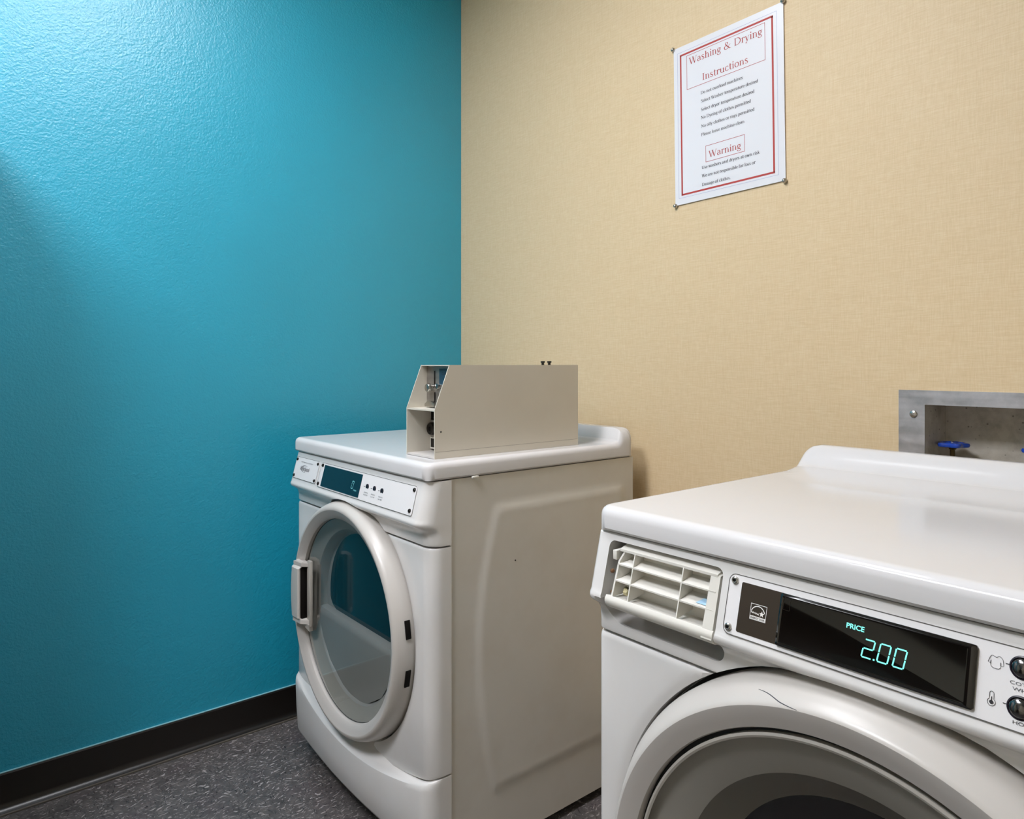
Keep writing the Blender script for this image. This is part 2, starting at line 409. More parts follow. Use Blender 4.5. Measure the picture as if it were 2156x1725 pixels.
d1 = struct('reflected_door', MB().box(-1.50, -0.66, YF + 0.001, YF + 0.045, 0.005, 2.06, 0.003), 'doorb', 'added dark brown flush door, unseen, reflected in the washer display')  # added out of view to give the washer display a dark reflection
MB().box(-1.22, -0.94, YF + 0.044, YF + 0.05, 1.30, 1.85, 0.002).build('pane', 'glasspane', d1)
MB().tube([(-0.74, YF + 0.045, 1.0), (-0.74, YF + 0.09, 1.0), (-0.86, YF + 0.095, 1.0)], 0.010, 10).build('handle', 'chrome', d1)
for a_, b_, c_, e_ in ((-1.57, -1.50, 0, 2.13), (-0.66, -0.59, 0, 2.13), (-1.50, -0.66, 2.06, 2.13)):
    MB().box(a_, b_, YF + 0.0005, YF + 0.03, c_, e_, 0.002).build('door_frame', 'doorb', d1)

def baseboard(name, horizontal):
    prof = [(0, 0.0), (0.024, 0.0), (0.024, 0.0025), (0.014, 0.006), (0.0075, 0.014), (0.006, 0.022), (0.006, 0.089), (0.0035, 0.0925), (0, 0.0925)]
    mb = MB()
    if horizontal: mb.prism([(XL, YB - a, b) for a, b in prof], (XR - XL, 0, 0))
    else: mb.prism([(XL + a, YF, b) for a, b in prof], (0, YB - YF, 0))
    o = struct(name, mb, 'base', 'black vinyl cove baseboard')
    return o
b1 = baseboard('baseboard_left', False)
MB().box(XL + 0.0145, XL + 0.026, YF, YB, 0, 0.0036, 0.0008).build('toe_strip', 'toe', b1, label='dull brown toe strip along the floor')
MB().box(XL, XL + 0.0045, YF, YB, 0.0925, 0.0948, 0.0005).build('caulk_bead', 'caulk', b1, label='pale caulk line above the baseboard')
baseboard('baseboard_back', True)

# ceiling lights: one above the gap, one added as unseen rear fill -----------------------------------------
def ceiling_light(LX, LY, LW, LL, lab, lamp='lamp'):
    t = thing('ceiling_light', lab, 'ceiling light', (LX, LY, ZC), 'fluorescent ceiling panels')
    MB().box(-LW / 2 + 0.02, LW / 2 - 0.02, -LL / 2 + 0.02, LL / 2 - 0.02, -0.012, -0.006).build('diffuser', lamp, t)
    fr = MB()
    for a, b, c, d in ((-LW / 2, LW / 2, -LL / 2, -LL / 2 + 0.025), (-LW / 2, LW / 2, LL / 2 - 0.025, LL / 2), (-LW / 2, -LW / 2 + 0.025, -LL / 2, LL / 2), (LW / 2 - 0.025, LW / 2, -LL / 2, LL / 2)):
        fr.box(a, b, c, d, -0.018, -0.0002)
    fr.build('frame', 'lampf', t)
ceiling_light(-1.12, 0.36, 0.6, 0.62, 'fluorescent ceiling panel above the gap between dryer and washer')
ceiling_light(-0.90, -0.62, 0.6, 0.62, 'added fill panel, unseen, towards the rear of the room', 'lamp_fill')  # added as fill for the machine fronts

# tall locker added out of view to cast a soft shadow on the blue wall
lk = thing('shade_locker', 'added tall grey steel locker, unseen, shading the blue wall', 'locker', (XL + 0.003, -0.75, 0))
LDp, LWd, LHt = 0.42, 0.80, 1.66
MB().box(0, LDp - 0.02, 0, LWd, 0.08, LHt, 0.003).build('body', 'lockerm', lk)
MB().box(0.02, LDp - 0.05, 0.02, LWd - 0.02, 0, 0.08).build('plinth', 'darkmetal', lk)
for k in range(2):
    dd = MB().box(LDp - 0.02, LDp, 0.004 + k * LWd / 2, LWd / 2 - 0.004 + k * LWd / 2, 0.085, LHt - 0.005, 0.002).build('door', 'lockerm', lk)
    MB().box(LDp, LDp + 0.022, LWd / 2 + (0.03 if k else -0.045), LWd / 2 + (0.045 if k else -0.03), 0.85, 1.0, 0.004).build('handle', 'chrome', dd)

# ------------------------------------------------------------------ machines
SL = 0.26                                       # slope of the console face
class Machine:
    def __init__(s, root, W, D, zl, top, door, hole, rc=0.03, drop=0.136):
        s.rc = rc; s.drop = drop
        s.r = root; s.W = W; s.D = D; s.zl = zl; s.top = top; s.door = door; s.hole = hole
    def cp(s, eps=0.0):                         # console plane -> 3D
        return lambda x, z: (x, -(s.zl - z) * SL - eps * 0.968, z + eps * 0.25)
    def plan(s, dep=0.052, nf=26):
        W = s.W; r = s.rc; P = [(0, dep, 0)]
        for i in range(9):
            a = PI + PI / 2 * i / 8; P.append((r + r * math.cos(a), r + r * math.sin(a), 0.62 + 0.38 * i / 8))
        for i in range(1, nf): P.append((r + (W - 2 * r) * i / nf, 0, 1))
        for i in range(9):
            a = 1.5 * PI + PI / 2 * i / 8; P.append((W - r + r * math.cos(a), r + r * math.sin(a), 1 - 0.45 * i / 8))
        P.append((W, dep, 0)); return P
    def fascia(s, z0f, z1f, prof, bulge=0.0, off=0.0):
        P = s.plan(); mb = MB(); rows = []
        for v, o in prof:
            row = []
            for x, y, wt in P:
                z0, z1 = z0f(x), z1f(x)
                row.append((x, y - (o + off + bulge * math.sin(PI * x / s.W)) * (math.sin(wt * PI / 2)), z0 + (z1 - z0) * v))
            rows.append(row)
        n = len(P); mb.grid(rows, True)
        mb.f.append(tuple(range(n))); mb.f.append(tuple((len(rows) - 1) * n + i for i in reversed(range(n))))
        return mb
    def lid(s, ymid, yend, h, crest):
        W, D = s.W, s.D; y0 = -0.008; rc = 0.024; er = 0.013
        def axis(a, b, n):
            e = [0, 0.0012, 0.0035, 0.007, 0.010, 0.0135, 0.017, 0.0205, rc]
            mid = [a + rc + (b - a - 2 * rc) * i / n for i in range(1, n)]
            return [a + t for t in e] + mid + [b - t for t in reversed(e)]
        xs = axis(0, W, 60); ys = axis(y0, D, 90)
        def zz(x, y):
            u = (y - ymid) / (crest - ymid)
            if u <= 0: return 0
            u = min(u, 1); q = max(0, (u - 0.78) / 0.22); k = 0.22 * u ** 1.15 + 0.78 * (q * q * (3 - 2 * q))
            d = min(x, W - x) - yend * (1 - u) ** 2 + 0.003
            if d <= 0: return 0
            t_ = min(1, d / 0.04)
            return h * k * math.sqrt(1 - (1 - t_) ** 2)
        rows = []
        for y in ys:
            row = []
            for x in xs:
                ax, bx = (rc - x, -1) if x < rc else ((x - (W - rc), 1) if x > W - rc else (0, 0))
                ay, by = (y0 + rc - y, -1) if y < y0 + rc else ((y - (D - rc), 1) if y > D - rc else (0, 0))
                px, py = x, y
                if ax > 0 and ay > 0:
                    m = max(ax, ay); l = math.hypot(ax, ay); k = m / l
                    px = (rc - ax * k) if bx < 0 else (W - rc + ax * k); py = (y0 + rc - ay * k) if by < 0 else (D - rc + ay * k); d = rc - m
                else: d = min(x, W - x, y - y0, D - y)
                e = er - math.sqrt(max(0, er * er - max(0, er - d) ** 2)) if d < er else 0
                row.append((px, py, s.top + zz(x, y) - e))
            rows.append(row)
        mb = MB().grid(rows)
        nx, ny = len(xs), len(ys)
        ring = [i for i in range(nx)] + [j * nx + nx - 1 for j in range(1, ny)] + [(ny - 1) * nx + i for i in range(nx - 2, -1, -1)] + [j * nx for j in range(ny - 2, 0, -1)]
        o = len(mb.v)
        for dz, ins in ((0.004, 0.0), (0.0, 0.004)):
            for i in ring:
                x, y, z = mb.v[i]
                mb.v.append((min(max(x, ins), W - ins), min(max(y, y0 + ins), D - ins), s.zl + dz))
        n = len(ring)
        for k in range(n):
            q = (k + 1) % n
            mb.f.append((ring[k], ring[q], o + q, o + k)); mb.f.append((o + k, o + q, o + n + q, o + n + k))
        mb.f.append(tuple(o + n + i for i in range(n)))
        mb.build('lid', 'lid', s.r, 40)
    def body(s, seam, emboss, kick_z, side='side'):
        W, D, zl = s.W, s.D, s.zl
        mb = MB().box(0.001, W - 0.006 if emboss else W - 0.001, 0.05, D - 0.005, 0.022, zl - 0.002, 0.003)
        if emboss:                              # pressed stiffening panel on the right-hand side
            rows = []
            ny, nz = 60, 90
            for j in range(nz + 1):
                z = 0.022 + (zl - 0.024) * j / nz; row = []
                for i in range(ny + 1):
                    y = 0.0525 + (D - 0.0575) * i / ny
                    yl = 0.125 + 0.055 * ((z - 0.46) / 0.31) ** 2 if z > 0.46 else 0.125 + 0.045 * ((z - 0.46) / 0.31) ** 2
                    d = min(y - yl, D - 0.05 - y, z - 0.15, 0.757 - z)
                    k = max(0, min(1, d / 0.016 + 0.5)); k = k * k * (3 - 2 * k)
                    e = math.exp(-((d + 0.0) / 0.008) ** 2)
                    row.append((W - 0.0035 + 0.0035 * k + 0.0012 * e, y, z))
                rows.append(row)
            mb.grid(rows)
            mb.box(W - 0.008, W - 0.0033, 0.05, 0.0525, 0.022, zl - 0.002)
            mb.box(W - 0.008, W - 0.0033, D - 0.0055, D - 0.005, 0.022, zl - 0.002)
            mb.box(W - 0.008, W - 0.0033, 0.05, D - 0.005, zl - 0.0035, zl - 0.0022)
        mb.build('cabinet', side, s.r, 40)
        MB().box(0.01, W - 0.01, 0.045, 0.06, kick_z + 0.01, zl - 0.006).build('seam_backing', 'gasket', s.r)
        for x in (0.06, W - 0.06):
            for y in (0.09, D - 0.07):
                MB().lathe([(0.022, 0), (0.024, 0.003), (0.022, 0.012), (0.01, 0.014), (0.01, 0.03)], (x, y, 0), 'z', 20, True, True).build('foot', 'rubber', s.r)
        # console
        zb = zl - s.drop
        H = zl - 0.0025 - zb
        zq = zl - 0.137
        pr = [(zb, -0.0035), (zb + 0.0015, -0.001), (zb + 0.004, 0), (zb + 0.016, 0.0), (zq + 0.026, 0.0015), (zq + 0.033, 0.006), (zq + 0.0375, 0.0125), (zq + 0.0405, 0.018),
              (zq + 0.044, 0.0222), (zq + 0.048, 0.0240), (zq + 0.052, 0.0236), (zq + 0.056, 0.0212)]
        z = zq + 0.060
        while z < zl - 0.0045: pr.append((z, (zl - z) * SL)); z += 0.012
        pr += [(zl - 0.0045, 0.0012), (zl - 0.0025, -0.001)]
        con = s.fascia(lambda x: zb, lambda x: zl - 0.0025, [((a - zb) / H, b) for a, b in pr]).build('console', 'white', s.r)
        # front panel, kick panel
        e = 0.0035
        vs = [(0, -0.004), (0.005, -0.0015), (0.012, 0), (0.3, 0), (0.7, 0), (0.988, 0), (0.996, -0.0012), (1, -0.003)]
        pan = s.fascia(lambda x: seam(x) + 0.004, lambda x: zb - e, vs).build('front_panel', 'white', s.r)
        ks = [(0, -0.012), (0.05, -0.004), (0.12, 0.0), (0.5, 0.004), (0.9, 0.006), (0.965, 0.0045), (0.99, 0.001), (1, -0.003)]
        s.fascia(lambda x: kick_z, seam, ks, 0.016, 0.002).build('kick_panel', 'white', s.r)
        cx, cz = s.door; R = s.hole
        prof = [(R, 0.034), (R, 0.001), (R + 0.004, -0.001), (R + 0.010, -0.006), (R + 0.012, -0.2)]
        prof2 = [(R, 0.034), (R, 0.004), (R + 0.006, 0.0012), (R + 0.016, -0.0002), (R + 0.016, -0.2)]
        c = MB().lathe(prof2, (cx, 0, cz), 'y', 128, True, True)
        cut(pan, c)
        c = MB().lathe([(R, 0.034), (R, -0.2)], (cx, 0, cz), 'y', 128, True, True)
        cut(con, c)
        MB().lathe([(R - 0.03, 0.031), (R - 0.001, 0.031), (R - 0.001, 0.033), (R - 0.03, 0.033)], (cx, 0, cz), 'y', 96).build('door_gap_ring', 'gasket', s.r)  # black ring added to darken the gap around the door
        return con, pan
def screw(name, pt, r, parent, axis_n=(0, -0.968, 0.25), hexhole=True, m='chrome'):
    """domed socket-head screw standing on a plane"""
    mb = MB().lathe([(0.0001, -0.0022), (r * 0.42, -0.0022), (r * 0.45, -0.0030), (r * 0.62, -0.0031), (r * 0.88, -0.0022), (r, 0.0), (r, 0.001)], (0, 0, 0), 'y', 20)
    q = Vector((0, -1, 0)).rotation_difference(Vector(axis_n)).to_matrix()
    mb.map(lambda x, y, z: tuple(q @ Vector((x, y, z)) + Vector(pt)))
    o = mb.build(name, m, parent)
    if hexhole and False: pass
    return o

# ---------------------------------------------------------------- dryer
dry = thing('tumble_dryer', 'white front-loading dryer standing against the blue wall corner', 'dryer', (-1.871, 0.765, 0))
DW, DD, DZ = 0.686, 0.627, 0.834
D = Machine(dry, DW, DD, DZ, 0.870, (0.343, 0.4677), 0.280)
seam = lambda x: 0.168 + 0.055 * ((x - DW / 2) / (DW / 2)) ** 2
D.body(seam, True, 0.055)
D.lid(0.52, 0.07, 0.037, 0.582)
cx, cz = D.door
# door
door = MB().lathe([(0.262, 0.02), (0.275, 0.02), (0.275, -0.010), (0.2738, -0.017), (0.270, -0.028), (0.266, -0.0345), (0.262, -0.0378), (0.258, -0.0388), (0.2555, -0.0385)], (cx, 0, cz), 'y', 128).build('door', 'ringw', dry)
MB().lathe([(0.2555, -0.0385), (0.246, -0.034), (0.2365, -0.029), (0.234, -0.0265), (0.2335, -0.023), (0.2335, -0.014)], (cx, 0, cz), 'y', 128).build('inner_rim', 'ringg', door)
MB().lathe([(0.2335, -0.018), (0.2325, -0.0165)], (cx, 0, cz), 'y', 128).build('window_seal', 'gasket', door)
MB().lathe([(0.0001, -0.0225), (0.12, -0.0222), (0.2325, -0.0205)], (cx, 0, cz), 'y', 96).build('window_glass', 'glass', door)
MB().lathe([(0.2325, -0.016), (0.222, -0.006), (0.204, 0.002)], (cx, 0, cz), 'y', 96).build('liner_ring', 'liner', door)
MB().lathe([(0.204, 0.002), (0.2, 0.006), (0.193, 0.026), (0.0005, 0.027)], (cx, 0, cz), 'y', 96).build('liner_bowl', 'grey', door)
# dark upper window and ledge below it
pts = []
rw = 0.172
a_start = -6
for i in range(33):
    a = math.radians(a_start + (180 - 2 * a_start) * i / 32); pts.append((rw * math.cos(a), rw * math.sin(a)))
zb_ = rw * math.sin(math.radians(a_start))
lo = -0.045
pts = pts[:] + [(-rw + 0.004, -0.026), (-rw + 0.016, -0.038), (-rw + 0.035, lo), (rw - 0.035, lo), (rw - 0.016, -0.038), (rw - 0.004, -0.026)]
MB().prism([(cx + a, 0.0245, cz + b + 0.018) for a, b in pts], (0, 0.003, 0)).build('drum_window', 'teal_reflect', door)
def chord(z): return math.sqrt(max(0.0004, 0.2 ** 2 - (z - cz) ** 2))
prof = [(0.0255, cz - 0.027), (0.016, cz - 0.0275), (0.008, cz - 0.030), (0.004, cz - 0.036), (0.003, cz - 0.046), (0.0045, cz - 0.10), (0.006, cz - 0.15), (0.0075, cz - 0.19), (0.008, cz - 0.198)]
rows = [[(cx + chord(z) * (-1 + 2 * i / 24), y, z) for i in range(25)] for y, z in prof]
MB().grid(rows).build('lint_duct', 'grey', door)
# handle: white grip bowed outwards, near-black block painted as the shaded finger hollow
rows = []
for i in range(21):
    u = i / 20; z = 0.402 + 0.158 * u; bow = 0.010 * (1 - (2 * u - 1) ** 2); k = 1.0 if 0.06 < u < 0.94 else 0.8
    x0 = 0.105 - bow; x1 = 0.146
    yo = -0.0525 * k
    rows.append([(x0, -0.027, z), (x0 - 0.001, -0.04 * k, z), (x0 + 0.004, yo, z), (x0 + 0.014, yo - 0.003, z), (x1 - 0.003, yo - 0.001, z), (x1, yo + 0.002, z), (x1 - 0.001, yo + 0.006, z), (x0 + 0.012, yo + 0.006, z), (x0 + 0.008, -0.03, z)])
mb = MB().grid(rows, True); mb.f.append(tuple(range(9))); mb.f.append(tuple(20 * 9 + i for i in reversed(range(9))))
mb.build('handle', 'ringw', door)
MB().box(0.150, 0.172, -0.032, -0.0225, 0.396, 0.566, 0.004).build('handle_housing', 'liner', door)
MB().box(0.108, 0.1445, -0.0455, -0.024, 0.414, 0.550, 0.001).build('finger_shade', 'dark', door)
MB().prism([(0.110, -0.052, 0.404), (0.150, -0.048, 0.404), (0.166, -0.032, 0.404), (0.166, -0.026, 0.404), (0.110, -0.026, 0.404)], (0, 0, 0.010)).build('handle_foot', 'ringw', door)
MB().prism([(0.110, -0.050, 0.550), (0.148, -0.046, 0.550), (0.164, -0.030, 0.550), (0.164, -0.026, 0.550), (0.110, -0.026, 0.550)], (0, 0, 0.009)).build('handle_head', 'ringg', door)
MB().prism([(0.140, -0.042, 0.403), (0.168, -0.034, 0.403), (0.164, -0.030, 0.384), (0.160, -0.030, 0.384)], (0, 0.010, 0)).build('latch_tongue', 'ringw', door)
for z0, z1 in ((0.497, 0.535), (0.395, 0.432)):
    ang = math.asin(((z0 + z1) / 2 - cz) / 0.275)
    xc = cx + 0.2747 * math.cos(ang)
    mb = MB().box(-0.001, 0.0022, -0.015, -0.003, -(z1 - z0) / 2, (z1 - z0) / 2, 0.0004)
    mb.map(lambda x, y, z: (xc + x * math.cos(ang) - z * math.sin(ang), y, (z0 + z1) / 2 + x * math.sin(ang) + z * math.cos(ang)))
    mb.build('hinge_slot', 'dark', door)
# badge plate and control plate on the console
def console_plate(mc, name, x0, x1, z0, z1, r, eps=0.0012, m='plate', parent=None, line='line'):
    cp = mc.cp
    mb = MB().prism([cp(0.0)(x, z) for x, z in rrect(x0, x1, z0, z1, r)], (0, -eps * 0.968, eps * 0.25))
    o = mb.build(name, m, parent or mc.r)
    if line: prints('border', outline2(rrect(x0, x1, z0, z1, r), 0.0009), cp(eps + 0.0002), line, o)
    return o
p1 = console_plate(D, 'badge_plate', 0.027, 0.174, 0.7635, 0.8187, 0.006)
for x, z in ((0.035, 0.812), (0.166, 0.812), (0.035, 0.770), (0.166, 0.770)): screw('screw', D.cp(0.001)(x, z), 0.0042, p1, m='darkmetal')
prints('badge_heading', sans('COMMERCIAL LAUNDRY', 0.062, 0.8065, 0.0026, 0.075), D.cp(0.0016), 'ink', p1)
prints('badge_name', sans('Whirlpool', 0.066, 0.7865, 0.0105, 0.058, shear=0.3, bold=0.01), D.cp(0.0016), 'ink', p1)
sw = [(0.070 + 0.028 * (1 + math.cos(math.radians(a))) * 0.9, 0.7915 + 0.0085 * math.sin(math.radians(a))) for a in range(60, 290, 10)]
prints('badge_swoosh', stroke2(sw, [0.0004 + 0.0011 * math.sin(PI * i / (len(sw) - 1)) for i in range(len(sw))]), D.cp(0.0017), 'ink', p1)
p2 = console_plate(D, 'control_plate', 0.187, 0.6465, 0.7597, 0.8187, 0.006)
for x, z in ((0.196, 0.8125), (0.192, 0.767), (0.638, 0.811), (0.636, 0.769)): screw('screw', D.cp(0.001)(x, z), 0.0046, p2, m='darkmetal')
MB().prism([D.cp(0.001)(x, z) for x, z in rrect(0.208, 0.411, 0.763, 0.8147, 0.0015)], (0, -0.0012, 0.0003)).build('display', 'dispblue', p2)
def seg7(ch, x, z, wd, h, sl, tk):
    S = {'0': 'abcdef', '2': 'abged'}[ch]; out = []
    g = tk * 0.35
    pos = {'a': ((g, h), (wd - g, h)), 'b': ((wd, h - g), (wd, h / 2 + g)), 'c': ((wd, h / 2 - g), (wd, g)), 'd': ((g, 0), (wd - g, 0)), 'e': ((0, g), (0, h / 2 - g)), 'f': ((0, h / 2 + g), (0, h - g)), 'g': ((g, h / 2), (wd - g, h / 2))}
    for c in S:
        (a, b), (e, q) = pos[c]
        out += stroke2([(x + a + sl * b, z + b), (x + e + sl * q, z + q)], tk)
    return out
prints('display_digits', seg7('0', 0.369, 0.779, 0.0085, 0.0165, 0.12, 0.0013), D.cp(0.0025), 'cyand', p2)
prints('display_units', sans('MIN', 0.3835, 0.7745, 0.0034, 0.014), D.cp(0.0025), 'cyand', p2)
for i, (x, z) in enumerate(((0.4425, 0.791), (0.4759, 0.7908), (0.510, 0.7905))):
    mb = MB().lathe([(0.0001, -0.0016), (0.0055, -0.0022), (0.0072, -0.0012), (0.0072, 0.001)], (0, 0, 0), 'y', 24)
    mb.map(lambda a, b, c: (a + x, b - (DZ - z) * SL, c + z)); mb.build('button', 'btnring', p2)
    prints('button_dash', stroke2([(x - 0.0165, z), (x - 0.009, z)], 0.0009), D.cp(0.0016), 'inkb', p2)
    for k, tx in enumerate((('NORMAL', 'HIGH'), ('MED', 'LOW'), ('DELICATE', 'NO HEAT'))[i]):
        prints('button_text', sans(tx, x - 0.009, z - 0.0135 - 0.0052 * k, 0.0026, 0.018), D.cp(0.0016), 'ink', p2)

MB().box(DW - 0.002, DW + 0.0035, 0.103, 0.120, DZ - 0.0045, DZ + 0.0005, 0.0012).build('lid_clip', 'plastic', dry)
MB().lathe([(0.0001, 0.0008), (0.0016, 0.0006), (0.0022, -0.003)], (0, 0, 0), 'y', 12).map(lambda x, y, z: (DW + y, 0.223 + x, 0.6355 + z)).build('side_screw', 'darkmetal', dry)

# coin box on the dryer -----------------------------------------------------------
cb = thing('coin_box', 'cream metal coin meter box sitting on the dryer lid', 'coin box', (-1.346, 0.806, 0.8702))
CW, CL, CH, tk = 0.114, 0.425, 0.199, 0.0022
zs_ = 0.1035                                            # where the front starts to slope back
side_prof = [(0, 0), (CL, 0), (CL, CH), (0.038, CH), (0, zs_)]
for nm, x in (('side_plate', 0.0), ('side_plate', CW - tk)):
    MB().prism([(x, y, z) for y, z in side_prof], (tk, 0, 0)).build(nm, 'cream', cb)
MB().box(tk, CW - tk, 0.038, CL, CH - tk, CH).build('top_plate', 'cream', cb)
MB().box(tk, CW - tk, CL - tk, CL, 0, CH - tk).build('rear_plate', 'cream', cb)
MB().box(tk, CW - tk, 0.0005, CL - tk, 0.0005, 0.004).build('bottom_plate', 'coinin', cb)
MB().box(tk, CW - tk, 0.001, 0.07, zs_ - 0.003, zs_).build('shelf', 'cream', cb)
face = MB().box(tk, CW - tk, 0.052, 0.054, zs_, CH - tk).build('coin_slide_face', 'slide', cb)
MB().box(0.055, CW - 0.006, 0.0508, 0.052, 0.155, CH - 0.008).build('price_label', 'slideblue', face)
prints('price_text', sans('QUARTERS', 0.066, 0.177, 0.006, 0.036), lambda x, z: (x, 0.0505, z), 'inkb', face)
MB().box(0.0335, 0.0375, 0.0508, 0.052, 0.150, 0.186, 0.0004).build('coin_guide', 'darkmetal', face)
MB().lathe([(0.0001, -0.016), (0.0085, -0.0155), (0.0105, -0.012), (0.0105, -0.008), (0.007, -0.006), (0.007, 0.0)], (0.026, 0.052, 0.148), 'y', 24).build('reject_button', 'chrome', face)
MB().lathe([(0.0001, -0.006), (0.006, -0.0055), (0.007, 0)], (0.05, 0.052, 0.152), 'y', 20).build('rivet', 'chrome', face)
MB().box(0.034, 0.0385, 0.0508, 0.052, 0.115, 0.138, 0.0003).build('coin_slot', 'dark', face)
MB().prism([(0.018, 0.052, 0.106), (0.056, 0.052, 0.106), (0.056, 0.052, 0.114), (0.042, 0.052, 0.119), (0.030, 0.052, 0.119), (0.018, 0.052, 0.112)], (0, -0.016, 0)).build('coin_chute', 'chrome', face)
prints('slot_text', stroke2([(0.058, 0.147), (0.1, 0.147)], 0.0012) + sans('COIN', 0.06, 0.14, 0.005, 0.034), lambda x, z: (x, 0.0505, z), 'inkb', face)
vault = MB().box(tk, CW - tk, 0.062, 0.064, 0.008, zs_ - 0.003).build('vault_door', 'coinin', cb)
MB().box(0.0065, 0.060, 0.0605, 0.062, 0.074, 0.0995).build('vault_slot', 'dark', vault)
MB().lathe([(0.0001, -0.010), (0.005, -0.010), (0.0055, -0.013), (0.0125, -0.013), (0.0145, -0.010), (0.0145, 0)], (0.0185, 0.062, 0.055), 'y', 28).build('lock', 'darkmetal', vault)
MB().lathe([(0.0001, -0.0135), (0.0045, -0.0135)], (0.0185, 0.062, 0.055), 'y', 16).build('lock_keyhole', 'dark', vault)
MB().box(0.0065, 0.040, 0.0585, 0.062, 0.009, 0.036, 0.001).build('return_cup_frame', 'plastic', vault)
MB().box(0.0092, 0.037, 0.0582, 0.0588, 0.0125, 0.0325).build('return_cup', 'darkmetal', vault)
MB().lathe([(0.0001, 0.0012), (0.0016, 0.001), (0.002, 0)], (0, 0, 0), 'y', 12).map(lambda x, y, z: (CW + y * 0.6, 0.016 + x, 0.057 + z)).build('side_screw', 'darkmetal', cb)
for dx in (-0.012, 0.012):
    MB().lathe([(0.0035, 0), (0.0035, 0.005), (0.0055, 0.006), (0.0055, 0.0095), (0.0001, 0.010)], (0.056 + dx, CL - 0.055, CH), 'z', 14, True).build('top_bolt', 'darkmetal', cb)
prints('base_seam', [[(0.002, 0.0145), (CL - 0.002, 0.0145), (CL - 0.002, 0.0150), (0.002, 0.0150)]], lambda y, z: (CW + 0.0002, y, z), 'line', cb)

# ---------------------------------------------------------------- washer
wash = thing('washing_machine', 'white front-loading washing machine with a lit price display', 'washing machine', (-0.680, 0.720, 0))
WW, WD, WZ = 0.73, 0.60, 0.840
Wm = Machine(wash, WW, WD, WZ, 0.8735, (0.363, 0.420), 0.3275, 0.010, 0.1415)
wseam = lambda x: 0.075 + 0.05 * ((x - WW / 2) / (WW / 2)) ** 2
con, pan = Wm.body(wseam, False, 0.03, side='white')
Wm.lid(0.387, 0.10, 0.0435, 0.572)
# pocket for the detergent drawer and the finger scoop below it
PX0, PX1, PZ0, PZ1 = 0.026, 0.206, 0.7465, 0.8285
mb = MB().prism([(x, -0.06, z) for x, z in rrect(PX0, PX1, PZ0 - 0.03, PZ1, 0.009)], (0, 0.098, 0))
sc_p = [(0.205, 0.752), (0.0155, 0.752), (0.0165, 0.738), (0.021, 0.7285), (0.030, 0.7205)] + [(0.040, 0.7155), (0.050, 0.7140)] + arc(0.191, 0.7280, 0.0140, 270, 360, 8)
mb2 = MB().prism([(x, -0.05, z) for x, z in sc_p], (0, 0.093, 0))
mb = MB().prism([(x, -0.06, z) for x, z in rrect(PX0, PX1, PZ0, PZ1, 0.009)], (0, 0.098, 0))
cut(con, mb, mb2)
# dispenser drawer with its front broken off: open rib grid
dr = MB().box(PX0 + 0.014, PX1 - 0.006, 0.012, 0.016, PZ0 + 0.004, PZ1 - 0.010)
dw = dr.build('dispenser_drawer', 'plastic', wash, label='ivory dispenser drawer with its front cover missing, open rib grid')
yf = lambda z: -(WZ - z) * SL
gx0, gx1, gz0, gz1 = 0.046, 0.199, 0.7575, 0.8195
def ribh(z, x0, x1, t=0.0018, y1=0.0125, over=0.0):
    return MB().prism([(x0, yf(z) + over, z - t / 2), (x0, yf(z) + over, z + t / 2), (x0, y1, z + t / 2 + 0.006), (x0, y1, z - t / 2 + 0.006)], (x1 - x0, 0, 0))
def ribv(x, z0, z1, t=0.0016, y1=0.0125):
    return MB().prism([(x - t / 2, yf(z0), z0), (x - t / 2, yf(z1), z1), (x - t / 2, y1, z1 + 0.005), (x - t / 2, y1, z0 + 0.005)], (t, 0, 0))
for zz_ in (gz0 + 0.0215, gz0 + 0.0425): ribh(zz_, gx0, gx1).build('rib', 'plastic', dw)
ribh(gz1 - 0.001, gx0, gx1, 0.0032).build('top_rib', 'plastic', dw)
for xx in (gx0 + 0.026, gx0 + 0.104): ribv(xx, gz0, gz1 - 0.002).build('rib', 'plastic', dw)
MB().prism([(x_, y_, z_) for x_, y_, z_ in ((gx0 - 0.004, yf(gz0) + 0.001, gz0), (gx0 - 0.001, yf(gz0 + 0.046) + 0.001, gz0 + 0.046), (gx0 + 0.006, yf(gz1) + 0.002, gz1 - 0.001), (gx0 + 0.006, 0.0125, gz1), (gx0 - 0.004, 0.0125, gz0))], (0.0028, 0, 0)).build('side_rib', 'plastic', dw)
MB().prism([(gx1 - 0.011, yf(PZ0 + 0.001) - 0.0005, PZ0 + 0.001), (gx1 - 0.0095, yf(gz1) + 0.0005, gz1), (gx1 + 0.0035, yf(gz1) + 0.0005, gz1 - 0.001), (gx1 + 0.0035, yf(PZ0 + 0.001) - 0.0005, PZ0 + 0.001)], (0, 0.016, 0.002)).build('end_stile', 'plastic', dw)
# rounded bottom rail which doubles as the pull lip
rl = []
for y_, z_ in ((0.012, 0.7545), (-0.012, 0.7560), (yf(0.7585), 0.7585), (-0.0242, 0.7545), (-0.0246, 0.7505), (-0.0225, 0.7455), (-0.0180, 0.7415), (-0.010, 0.7400), (0.004, 0.7405), (0.012, 0.743)):
    rl.append((0.0345, y_, z_))
MB().prism(rl, (PX1 - 0.0025 - 0.0345, 0, 0)).build('bottom_rail', 'plastic', dw)
MB().box(0.0365, 0.0435, -0.010, 0.010, 0.8045, 0.8175, 0.001).build('clip', 'plastic', dw)
for xx in (0.068, 0.13, 0.176):
    MB().box(xx - 0.009, xx + 0.009, 0.0112, 0.0125, 0.8125, 0.8150).build('slot', 'dark', dw)
MB().box(0.128, 0.148, 0.0112, 0.0125, 0.7765, 0.7795).build('slot', 'dark', dw)
MB().tube([(0.055, -0.004, 0.768), (0.062, -0.012, 0.7655), (0.066, -0.013, 0.766)], [0.003, 0.0045, 0.003], 8).build('broken_peg', 'amber', dw)
